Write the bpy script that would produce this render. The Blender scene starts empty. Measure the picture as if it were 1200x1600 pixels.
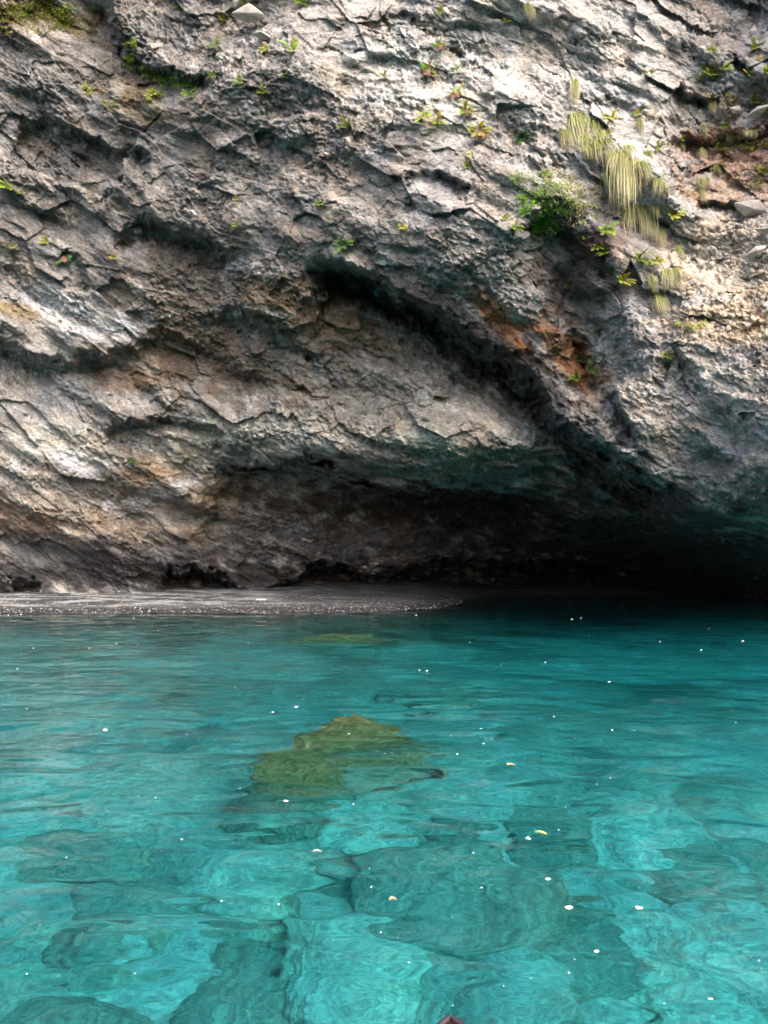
import bpy, bmesh, math, random
import numpy as np
from mathutils import Vector

# ------------------------------------------------------------------ camera, sky, sun, exposure
scene = bpy.context.scene
CAM_H = 1.6
PITCH = math.radians(4.2)
FPX = 1155.0                       # focal length in photo pixels (1200 x 1600)
cam_data = bpy.data.cameras.new('camera')
cam_data.sensor_fit = 'VERTICAL'
cam_data.sensor_height = 32.0
cam_data.lens = 32.0 * FPX / 1600.0
cam_data.clip_start = 0.05
cam_data.clip_end = 2000.0
cam = bpy.data.objects.new('camera', cam_data)
scene.collection.objects.link(cam)
cam.location = (0, 0, CAM_H)
cam.rotation_euler = (math.radians(90) + PITCH, 0, 0)
scene.camera = cam

SUN_EL, SUN_AZ = math.radians(46), math.radians(30)    # azimuth: to the right of straight behind the camera
world = bpy.data.worlds.new('World')
scene.world = world
world.use_nodes = True
wn = world.node_tree
wn.nodes.clear()
sky = wn.nodes.new('ShaderNodeTexSky')
sky.sky_type = 'NISHITA'
sky.sun_disc = False
sky.sun_elevation = SUN_EL
sky.sun_rotation = math.pi - SUN_AZ
sky.air_density = 1.0
sky.dust_density = 6.0
sky.ozone_density = 1.0
wbg = wn.nodes.new('ShaderNodeBackground')
wbg.inputs['Strength'].default_value = 0.15
wout = wn.nodes.new('ShaderNodeOutputWorld')
wn.links.new(sky.outputs[0], wbg.inputs['Color'])
wn.links.new(wbg.outputs[0], wout.inputs[0])

sun_data = bpy.data.lights.new('sun', 'SUN')
sun_data.energy = 0.55
sun_data.angle = math.radians(50)
sun_data.color = (1.0, 0.95, 0.89)
sun = bpy.data.objects.new('sun', sun_data)
scene.collection.objects.link(sun)
sun_dir = Vector((math.sin(SUN_AZ) * math.cos(SUN_EL), -math.cos(SUN_AZ) * math.cos(SUN_EL), math.sin(SUN_EL)))
sun.rotation_euler = sun_dir.to_track_quat('Z', 'Y').to_euler()
sun.location = (10, -20, 40)

scene.view_settings.view_transform = 'Standard'
scene.view_settings.look = 'None'
scene.view_settings.exposure = 2.16
scene.view_settings.gamma = 1.0
scene.cycles.max_bounces = 10
scene.cycles.diffuse_bounces = 4
scene.cycles.transmission_bounces = 8
scene.cycles.glossy_bounces = 4
scene.cycles.transparent_max_bounces = 8
scene.cycles.caustics_refractive = True
scene.cycles.caustics_reflective = False
scene.cycles.blur_glossy = 0.3
scene.cycles.use_denoising = True
scene.cycles.sample_clamp_indirect = 6.0

random.seed(7)
F32 = np.float32

# ------------------------------------------------------------------ noise in numpy
def _hash(ix, iy, iz, seed):
    h = (ix.astype(np.uint32) * np.uint32(374761393)) ^ (iy.astype(np.uint32) * np.uint32(668265263)) \
        ^ (iz.astype(np.uint32) * np.uint32(2147483647 - 188)) ^ np.uint32(seed * 974711 & 0xffffffff)
    h = (h ^ (h >> np.uint32(13))) * np.uint32(1274126177)
    h = (h ^ (h >> np.uint32(16))) * np.uint32(2246822519)
    return h ^ (h >> np.uint32(15))

_G = np.random.RandomState(3).normal(size=(256, 3)).astype(F32)
_G /= np.linalg.norm(_G, axis=1, keepdims=True)

def perlin(x, y, z, seed=0):
    x, y, z = [np.asarray(a, F32) for a in (x, y, z)]
    xi, yi, zi = np.floor(x), np.floor(y), np.floor(z)
    fx, fy, fz = x - xi, y - yi, z - zi
    xi, yi, zi = xi.astype(np.int32), yi.astype(np.int32), zi.astype(np.int32)
    u, v, w = [t * t * t * (t * (t * 6 - 15) + 10) for t in (fx, fy, fz)]
    out = np.zeros(x.shape, F32)
    for dx in (0, 1):
        for dy in (0, 1):
            for dz in (0, 1):
                g = _G[_hash(xi + dx, yi + dy, zi + dz, seed) & np.uint32(255)]
                d = g[..., 0] * (fx - dx) + g[..., 1] * (fy - dy) + g[..., 2] * (fz - dz)
                wt = (u if dx else 1 - u) * (v if dy else 1 - v) * (w if dz else 1 - w)
                out += wt * d
    return out * 1.6

def fbm(x, y, z, octv=4, seed=0, gain=0.5):
    o, a = 0, 1.0
    for k in range(octv):
        o = o + a * perlin(x * 2 ** k, y * 2 ** k, z * 2 ** k, seed + k * 17)
        a *= gain
    return o

def ridged(x, y, z, octv=4, seed=0, gain=0.5):
    o, a = 0, 1.0
    for k in range(octv):
        o = o + a * (1 - np.abs(perlin(x * 2 ** k, y * 2 ** k, z * 2 ** k, seed + k * 13)) * 2)
        a *= gain
    return o

def voronoi(x, y, z, seed=0):
    """distance to the nearest point, F2-F1, and a random value per cell with a random facet tilt"""
    x, y, z = [np.asarray(a, F32) for a in (x, y, z)]
    xi, yi, zi = [np.floor(a).astype(np.int32) for a in (x, y, z)]
    f1 = np.full(x.shape, 9.0, F32); f2 = np.full(x.shape, 9.0, F32)
    val = np.zeros(x.shape, F32)
    for dx in (-1, 0, 1):
        for dy in (-1, 0, 1):
            for dz in (-1, 0, 1):
                h = _hash(xi + dx, yi + dy, zi + dz, seed)
                px = xi + dx + (h & np.uint32(1023)).astype(F32) / 1023 - x
                py = yi + dy + ((h >> np.uint32(10)) & np.uint32(1023)).astype(F32) / 1023 - y
                pz = zi + dz + ((h >> np.uint32(20)) & np.uint32(1023)).astype(F32) / 1023 - z
                d = px * px + py * py + pz * pz
                hv = (h >> np.uint32(4)) & np.uint32(255)
                g = _G[hv]
                facet = hv.astype(F32) / 255 - (g[..., 0] * px + g[..., 1] * py + g[..., 2] * pz) * 0.9
                near = d < f1
                f2 = np.where(near, f1, np.minimum(f2, d))
                val = np.where(near, facet, val)
                f1 = np.where(near, d, f1)
    return np.sqrt(f1), np.sqrt(f2) - np.sqrt(f1), val

def sstep(a, b, x):
    t = np.clip((x - a) / (b - a), 0, 1)
    return t * t * (3 - 2 * t)

# ------------------------------------------------------------------ mesh helpers
def link(o):
    scene.collection.objects.link(o)
    return o

def tag(o, label=None, cat=None, group=None, kind=None):
    if label: o['label'] = label
    if cat: o['category'] = cat
    if group: o['group'] = group
    if kind: o['kind'] = kind
    return o

def np_mesh(name, verts, faces, smooth=True):
    """verts (n,3), faces (m,k) arrays -> mesh, fast"""
    me = bpy.data.meshes.new(name)
    n, m, k = len(verts), len(faces), faces.shape[1]
    me.vertices.add(n)
    me.vertices.foreach_set('co', np.ascontiguousarray(verts, F32).ravel())
    me.loops.add(m * k)
    me.loops.foreach_set('vertex_index', np.ascontiguousarray(faces, np.int32).ravel())
    me.polygons.add(m)
    me.polygons.foreach_set('loop_start', np.arange(0, m * k, k, dtype=np.int32))
    me.polygons.foreach_set('use_smooth', np.full(m, smooth))
    me.update(calc_edges=True)
    me.validate()
    return me

def set_color(me, name, rgb):
    a = me.color_attributes.new(name, 'FLOAT_COLOR', 'POINT')
    c = np.ones((len(me.vertices), 4), F32)
    c[:, :3] = rgb
    a.data.foreach_set('color', c.ravel())

def grid_faces(nr, nc, flip=False):
    i = np.arange(nr * nc, dtype=np.int32).reshape(nr, nc)
    a, b, c, d = i[:-1, :-1].ravel(), i[:-1, 1:].ravel(), i[1:, 1:].ravel(), i[1:, :-1].ravel()
    return np.stack([a, d, c, b] if not flip else [a, b, c, d], 1)

def ray(u, v):
    """direction with unit y for a photo pixel"""
    a = (np.asarray(u, float) - 600.0) / FPX
    b = (800.0 - np.asarray(v, float)) / FPX
    y = math.cos(PITCH) - b * math.sin(PITCH)
    z = math.sin(PITCH) + b * math.cos(PITCH)
    return a / y, z / y

# ------------------------------------------------------------------ materials
def new_mat(name):
    m = bpy.data.materials.new(name)
    m.use_nodes = True
    nt = m.node_tree
    nt.nodes.clear()
    out = nt.nodes.new('ShaderNodeOutputMaterial')
    return m, nt, out

def N(nt, kind, **kw):
    n = nt.nodes.new(kind)
    for k, v in kw.items():
        if k in n.inputs: n.inputs[k].default_value = v
        else: setattr(n, k, v)
    return n

def ramp(nt, stops, interp='LINEAR'):
    r = nt.nodes.new('ShaderNodeValToRGB')
    r.color_ramp.interpolation = interp
    el = r.color_ramp.elements
    while len(el) < len(stops): el.new(0.5)
    for e, (p, c) in zip(el, stops):
        e.position = p
        e.color = (c, c, c, 1) if isinstance(c, (int, float)) else (*c, 1)
    return r

def mix(nt, mode, fac, a, b):
    m = nt.nodes.new('ShaderNodeMix')
    m.data_type = 'RGBA'; m.blend_type = mode
    for s, val in ((0, fac), (6, a), (7, b)):
        if hasattr(val, 'is_linked') or isinstance(val, bpy.types.NodeSocket): nt.links.new(val, m.inputs[s])
        elif isinstance(val, (int, float)): m.inputs[s].default_value = val if s == 0 else (val, val, val, 1)
        else: m.inputs[s].default_value = (*val, 1)
    return m.outputs[2]

def rock_material(name, attr=None, base=(0.25, 0.235, 0.22), scale=1.0, rough=0.9, spec=0.25, bump=1.0):
    m, nt, out = new_mat(name)
    tc = N(nt, 'ShaderNodeTexCoord')
    n1 = N(nt, 'ShaderNodeTexNoise', Scale=1.6 * scale, Detail=8.0, Roughness=0.72)
    n2 = N(nt, 'ShaderNodeTexNoise', Scale=13.0 * scale, Detail=8.0, Roughness=0.8)
    v1 = N(nt, 'ShaderNodeTexVoronoi', Scale=12.0 * scale, feature='DISTANCE_TO_EDGE')
    v2 = N(nt, 'ShaderNodeTexVoronoi', Scale=17.0 * scale)
    mp = N(nt, 'ShaderNodeMapping'); mp.inputs['Rotation'].default_value = (0, math.radians(24), 0)
    mp.inputs['Scale'].default_value = (0.6, 1.0, 1.35)
    nt.links.new(tc.outputs['Object'], mp.inputs['Vector'])
    dist = N(nt, 'ShaderNodeTexNoise', Scale=5.0 * scale, Detail=3.0)
    nt.links.new(mp.outputs[0], dist.inputs['Vector'])
    wv = mix(nt, 'LINEAR_LIGHT', 0.10, mp.outputs[0], dist.outputs['Color'])
    for n in (n1, n2): nt.links.new(mp.outputs[0], n.inputs['Vector'])
    for n in (v1, v2): nt.links.new(wv, n.inputs['Vector'])
    if attr:
        a = N(nt, 'ShaderNodeVertexColor', layer_name=attr); col = a.outputs[0]
    else:
        col = mix(nt, 'MIX', 0.0, base, base)
    r1 = ramp(nt, [(0.32, 0.68), (0.5, 1.0), (0.68, 1.35)])
    nt.links.new(n1.outputs[0], r1.inputs[0])
    col = mix(nt, 'MULTIPLY', 0.8, col, r1.outputs[0])
    r2 = ramp(nt, [(0.36, 0.4), (0.5, 1.0), (0.62, 1.6)])
    nt.links.new(n2.outputs[0], r2.inputs[0])
    col = mix(nt, 'MULTIPLY', 0.75, col, r2.outputs[0])
    hs = N(nt, 'ShaderNodeTexNoise', Scale=0.9 * scale, Detail=5.0)
    nt.links.new(tc.outputs['Object'], hs.inputs['Vector'])
    r3 = ramp(nt, [(0.35, (0.95, 1.0, 1.04)), (0.5, (1, 1, 1)), (0.65, (1.07, 1.0, 0.92))])
    nt.links.new(hs.outputs[0], r3.inputs[0])
    col = mix(nt, 'MULTIPLY', 1.0, col, r3.outputs[0])
    bs = N(nt, 'ShaderNodeBsdfPrincipled', Roughness=rough)
    bs.inputs['Specular IOR Level'].default_value = spec
    nt.links.new(col, bs.inputs['Base Color'])
    r4 = ramp(nt, [(0.0, 0.0), (0.12, 0.8), (0.5, 1.0)])
    nt.links.new(v1.outputs['Distance'], r4.inputs[0])
    b1 = N(nt, 'ShaderNodeBump', Strength=0.7 * bump, Distance=0.06 / scale)
    nt.links.new(r4.outputs[0], b1.inputs['Height'])
    b2 = N(nt, 'ShaderNodeBump', Strength=0.9 * bump, Distance=0.07 / scale)
    nt.links.new(n2.outputs[0], b2.inputs['Height']); nt.links.new(b1.outputs[0], b2.inputs['Normal'])
    b3 = N(nt, 'ShaderNodeBump', Strength=0.6 * bump, Distance=0.04 / scale)
    nt.links.new(v2.outputs['Distance'], b3.inputs['Height']); nt.links.new(b2.outputs[0], b3.inputs['Normal'])
    nt.links.new(b3.outputs[0], bs.inputs['Normal'])
    nt.links.new(bs.outputs[0], out.inputs[0])
    return m

def simple_mat(name, base, var=0.25, rough=0.8, scale=12.0, spec=0.3, bump=0.3, attr=None, trans=0.0):
    m, nt, out = new_mat(name)
    tc = N(nt, 'ShaderNodeTexCoord')
    n = N(nt, 'ShaderNodeTexNoise', Scale=scale, Detail=5.0, Roughness=0.65)
    nt.links.new(tc.outputs['Object'], n.inputs['Vector'])
    r = ramp(nt, [(0.3, 1 - var), (0.7, 1 + var)])
    nt.links.new(n.outputs[0], r.inputs[0])
    if attr:
        a = N(nt, 'ShaderNodeVertexColor', layer_name=attr); src = a.outputs[0]
    else: src = base
    oi = N(nt, 'ShaderNodeObjectInfo')
    r0 = ramp(nt, [(0.0, 0.75), (1.0, 1.25)])
    nt.links.new(oi.outputs['Random'], r0.inputs[0])
    col = mix(nt, 'MULTIPLY', 1.0, src, r.outputs[0])
    col = mix(nt, 'MULTIPLY', 1.0, col, r0.outputs[0])
    bs = N(nt, 'ShaderNodeBsdfPrincipled', Roughness=rough)
    bs.inputs['Specular IOR Level'].default_value = spec
    nt.links.new(col, bs.inputs['Base Color'])
    if bump:
        b = N(nt, 'ShaderNodeBump', Strength=bump, Distance=0.02)
        nt.links.new(n.outputs[0], b.inputs['Height']); nt.links.new(b.outputs[0], bs.inputs['Normal'])
    if trans:
        tr = N(nt, 'ShaderNodeBsdfTranslucent'); nt.links.new(col, tr.inputs[0])
        ms = N(nt, 'ShaderNodeMixShader', Fac=trans)
        nt.links.new(bs.outputs[0], ms.inputs[1]); nt.links.new(tr.outputs[0], ms.inputs[2])
        nt.links.new(ms.outputs[0], out.inputs[0])
    else:
        nt.links.new(bs.outputs[0], out.inputs[0])
    return m

# ------------------------------------------------------------------ the cliff
STEP = 1.5
U = np.arange(-330, 1531, STEP)
V = np.arange(-420, 1016, STEP)
uu, vv = np.meshgrid(U, V)
TU = [-330, 0, 200, 400, 600, 800, 1000, 1200, 1530]
TV = [-420, 0, 200, 400, 600, 700, 800, 880, 950, 1016]
TD = np.array([
    [22.0, 22.0, 21.5, 21.0, 20.5, 20.0, 20.0, 19.0, 15.0],
    [23.5, 23.5, 22.8, 21.8, 21.0, 20.3, 20.2, 19.6, 15.0],
    [24.5, 24.5, 23.8, 22.2, 20.9, 20.0, 19.9, 19.3, 15.0],
    [25.5, 25.8, 25.4, 23.8, 21.3, 20.0, 19.8, 18.4, 15.0],
    [27.0, 27.2, 27.2, 26.2, 24.4, 22.6, 20.0, 18.0, 15.2],
    [28.0, 28.2, 28.2, 26.9, 24.5, 22.8, 20.2, 17.4, 15.2],
    [29.0, 29.3, 29.8, 30.4, 30.6, 30.2, 23.8, 18.8, 16.0],
    [30.0, 30.5, 31.0, 32.0, 33.3, 37.0, 35.5, 28.5, 21.0],
    [30.8, 31.3, 31.8, 33.5, 39.5, 45.0, 44.0, 39.0, 28.0],
    [31.0, 31.5, 32.0, 34.0, 40.0, 46.0, 45.0, 40.0, 30.0]])

def cubic_interp(x, y, T, X, Y):
    """smooth (Catmull-Rom-like) table lookup"""
    def axis(vals, g):
        g = np.array(g, float)
        i = np.clip(np.searchsorted(g, vals) - 1, 0, len(g) - 2)
        t = np.clip((vals - g[i]) / (g[i + 1] - g[i]), 0, 1)
        return i, t
    iu, tu = axis(X, x); iv, tv = axis(Y, y)
    def cr(p0, p1, p2, p3, t):
        return 0.5 * (2 * p1 + (p2 - p0) * t + (2 * p0 - 5 * p1 + 4 * p2 - p3) * t ** 2 + (3 * p1 - p0 - 3 * p2 + p3) * t ** 3)
    def row(j):
        j = np.clip(j, 0, T.shape[0] - 1)
        g = lambda k: T[j, np.clip(iu + k, 0, T.shape[1] - 1)]
        return cr(g(-1), g(0), g(1), g(2), tu)
    return cr(row(iv - 1), row(iv), row(iv + 1), row(iv + 2), tv)

def polydist(u, v, pts):
    """signed distance (positive on the right of travel, = below a line drawn left to right) and position 0..1 along it"""
    best = np.full(u.shape, 1e9); sg = np.ones(u.shape); pos = np.zeros(u.shape)
    tot = sum(math.dist(pts[i], pts[i + 1]) for i in range(len(pts) - 1)); acc = 0
    for (x0, y0), (x1, y1) in zip(pts[:-1], pts[1:]):
        dx, dy = x1 - x0, y1 - y0; L = math.hypot(dx, dy)
        t = np.clip(((u - x0) * dx + (v - y0) * dy) / L ** 2, 0, 1)
        d = np.hypot(u - x0 - t * dx, v - y0 - t * dy)
        c = dx * (v - y0) - dy * (u - x0)
        near = d < best
        best = np.where(near, d, best); sg = np.where(near, np.sign(c), sg)
        pos = np.where(near, (acc + t * L) / tot, pos); acc += L
    return best * sg, pos

# ledges and overhangs: (points in photo pixels, depth of the hollow in m, lip width px, how far the hollow reaches px, bulge of the lip m)
LIPS = [
    ([(470, 392), (520, 402), (575, 425), (640, 455), (700, 495), (735, 520), (800, 560), (850, 615), (905, 675), (990, 735), (1080, 770)], 4.0, 30, 50, 0.4),
    ([(165, 392), (185, 352), (215, 338), (250, 345), (300, 362), (335, 380), (372, 398)], 1.3, 9, 42, 0.25),
    ([(30, 165), (75, 178), (120, 205), (190, 225), (240, 228)], 1.2, 16, 55, 0.2),
    ([(20, 255), (70, 265), (120, 290), (160, 305), (182, 270)], -0.7, 10, 30, 0.0),
    ([(85, 385), (120, 392), (140, 412), (140, 450)], 0.7, 6, 26, 0.1),
    ([(-60, 515), (0, 522), (60, 545), (110, 552), (190, 535), (240, 510), (300, 520), (370, 560), (430, 600)], 1.5, 14, 48, 0.3),
    ([(330, 470), (380, 480), (430, 500), (480, 530), (520, 560)], 0.9, 14, 34, 0.2),
    ([(150, 660), (200, 652), (270, 645), (300, 655), (360, 690), (410, 695)], 1.3, 8, 30, 0.2),
    ([(330, 705), (370, 722), (430, 722), (480, 712), (520, 730), (560, 750), (640, 760), (690, 766), (722, 772), (780, 768), (860, 780)], 2.0, 14, 80, 0.2),
    ([(190, 740), (260, 770), (340, 790), (420, 800)], 0.4, 14, 30, 0.1),
    ([(245, 896), (262, 890), (285, 882), (330, 890), (362, 903), (398, 920)], 1.9, 16, 34, 0.3),
    ([(395, 925), (440, 905), (470, 882), (520, 878), (560, 888), (590, 905)], 1.9, 16, 30, 0.3),
    ([(580, 900), (640, 878), (720, 870), (840, 872), (980, 880)], 2.5, 12, 40, 0.3),
    ([(10, 905), (45, 895), (70, 908)], 1.5, 8, 16, 0.1),
    ([(890, 275), (910, 300), (930, 340), (950, 395), (975, 450), (1000, 520), (1030, 580)], 1.7, 46, 75, 0.45),
    ([(780, 465), (830, 500), (850, 560)], 0.8, 12, 36, 0.1),
    ([(880, 500), (915, 525), (945, 590), (985, 650), (1010, 690)], 1.7, 9, 34, 0.2),
    ([(160, -40), (172, 20), (190, 60), (225, 92), (280, 110), (335, 118)], 0.9, 9, 40, 0.35),
    ([(620, 268), (690, 268), (735, 285), (745, 305)], 0.6, 8, 30, 0.1),
    ([(540, 330), (560, 350), (590, 365)], 0.5, 8, 24, 0.1),
    ([(930, 130), (980, 150), (1000, 170)], 0.5, 10, 24, 0.1),
    ([(600, 20), (650, 15), (690, 45)], 0.5, 8, 24, 0.1),
    ([(700, 50), (760, 120), (790, 150)], 0.5, 8, 30, 0.15),
    ([(1035, 208), (1080, 212), (1130, 205), (1205, 192), (1300, 180)], 0.8, 8, 22, 0.35),
    ([(1150, 80), (1190, 100), (1250, 110)], 0.5, 10, 30, 0.1),
    ([(1060, 120), (1090, 145), (1120, 140)], 0.5, 8, 22, 0.1),
    ([(1085, 305), (1120, 300), (1150, 318), (1165, 345)], 0.9, 6, 34, 0.1),
    ([(1050, 540), (1075, 560), (1110, 600), (1160, 650), (1200, 690)], 0.7, 20, 60, 0.3),
    ([(1060, 640), (1100, 690), (1160, 720), (1230, 740)], 0.9, 20, 60, 0.3),
    ([(800, 760), (900, 800), (1000, 830), (1100, 850), (1250, 880)], 1.0, 20, 40, 0.2),
    ([(395, 610), (450, 620), (500, 640), (560, 660), (640, 690)], 0.45, 14, 24, 0.1),
    ([(560, 570), (640, 590), (700, 620), (780, 650)], 0.6, 14, 26, 0.15),
    ([(840, 330), (880, 370), (920, 430)], 0.5, 12, 26, 0.0),
]
rx, rz = ray(uu, vv)
base_y = cubic_interp(TU, TV, TD, uu, vv)
bx, bz = rx * base_y, CAM_H + rz * base_y
wu = uu + 11 * fbm(bx * .9, base_y * .9, bz * .9, 3, 1) + 4 * fbm(bx * 4, base_y * 4, bz * 4, 2, 5)
wv_ = vv + 11 * fbm(bx * .9, base_y * .9, bz * .9, 3, 9) + 4 * fbm(bx * 4, base_y * 4, bz * 4, 2, 15)
wu = wu + 4 * ridged(bx * 1.6, base_y * 1.2, bz * 1.8, 3, 305) - 7
wv_ = wv_ + 4 * ridged(bx * 1.6, base_y * 1.2, bz * 1.8, 3, 309) - 7
depth = base_y.copy()
gully = sstep(1025, 1075, wu) * (1 - sstep(1230, 1400, wu)) * sstep(120, 260, wv_) * (1 - sstep(500, 720, wv_))
depth += gully * (1.0 - 1.6 * (wv_ - 200) / 360)      # the gully floor slopes back like loose ground
for pts, A, w, L, bulge in LIPS:
    if 0 < A < 1.9: A, w, bulge = A * .52, w * 2.0, bulge * .6
    d, t = polydist(wu, wv_, pts)
    end = sstep(0, 0.10, t) * (1 - sstep(0.90, 1, t)) if A > 0 else 1.0
    rec = sstep(-w * .2, w, d) * np.exp(-np.clip(d - w, 0, None) / L)
    far = np.abs(d) < 6 * L + 60
    depth += np.where(far, A * end * rec, 0)
    depth -= np.where(far & (d < w), bulge * end * np.exp(-np.abs(np.minimum(d, 0)) / (L * .8)) * (1 - sstep(-w * .2, w, d)), 0)
px_, py_, pz_ = rx * depth, depth, CAM_H + rz * depth

# strata run down to the right, steeper on the right-hand side
th = lambda x: 0.25 * x + 0.028 * x * np.abs(x + 6) * 0.6
s_ = px_ * 0.95
t_ = pz_ + th(px_)
scree = sstep(0, 1, 1.15 - np.hypot((wu - 1160) / 130, (wv_ - 400) / 170)) * sstep(1010, 1060, wu)   # loose rubble in the gully
disp = 0.62 * fbm(s_ * .22, py_ * .4, t_ * .42, 3, 21)
big_f1, big_e, big_c = voronoi(s_ * .55, py_ * .7, t_ * .85, 31)
disp += 0.22 * (big_c - .5) 
m_f1, m_e, m_c = voronoi(s_ * 1.6 + .5 * disp, py_ * 1.8, t_ * 2.2 + .5 * disp, 37)
disp += 0.07 * ridged(s_ * .5 + .6 * disp, py_ * .6, t_ * 1.2 + .8 * disp, 3, 33) + 0.075 * (m_c - .5) + 0.04 * np.minimum(m_e, .3)
rough_mask = 0.30 + 0.95 * sstep(-.45, .5, fbm(px_ * .35, py_ * .35, pz_ * .35, 2, 91))
depth2 = depth - disp * (1 - .3 * scree)
P = np.stack([rx * depth2, depth2, CAM_H + rz * depth2], -1)
def normals(P):
    du = np.gradient(P, axis=1); dv = np.gradient(P, axis=0)
    n = np.cross(du, dv)
    n /= np.maximum(np.linalg.norm(n, axis=2, keepdims=True), 1e-9)
    flip = (n[..., 1] > 0)
    n[flip] *= -1
    return n
nrm = normals(P)
for ax in range(3):                      # soften the normals so that edges do not tear
    for _ in range(3):
        nrm[1:-1, 1:-1, ax] = (nrm[1:-1, 1:-1, ax] * 2 + nrm[:-2, 1:-1, ax] + nrm[2:, 1:-1, ax] + nrm[1:-1, :-2, ax] + nrm[1:-1, 2:, ax]) / 6
x2, y2, z2 = P[..., 0], P[..., 1], P[..., 2]
t2 = z2 + th(x2)
s_f1, s_e, s_c = voronoi(x2 * 4.6, y2 * 5, t2 * 5.8, 41)
xs_f1, xs_e, xs_c = voronoi(x2 * 10.0, y2 * 10, t2 * 12, 43)
fine = (1 + .5 * scree) * rough_mask * (0.048 * (s_c - .5) + 0.042 * (xs_c - .5) + 0.03 * fbm(x2 * 6, y2 * 6, z2 * 6, 2, 55)) + 0.036 * (ridged(x2 * 2.4, y2 * 3, t2 * 4.2, 3, 51) - 1.2) * rough_mask
fine += scree * 0.14 * (0.6 - xs_f1)
P2 = P + nrm * fine[..., None]

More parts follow.
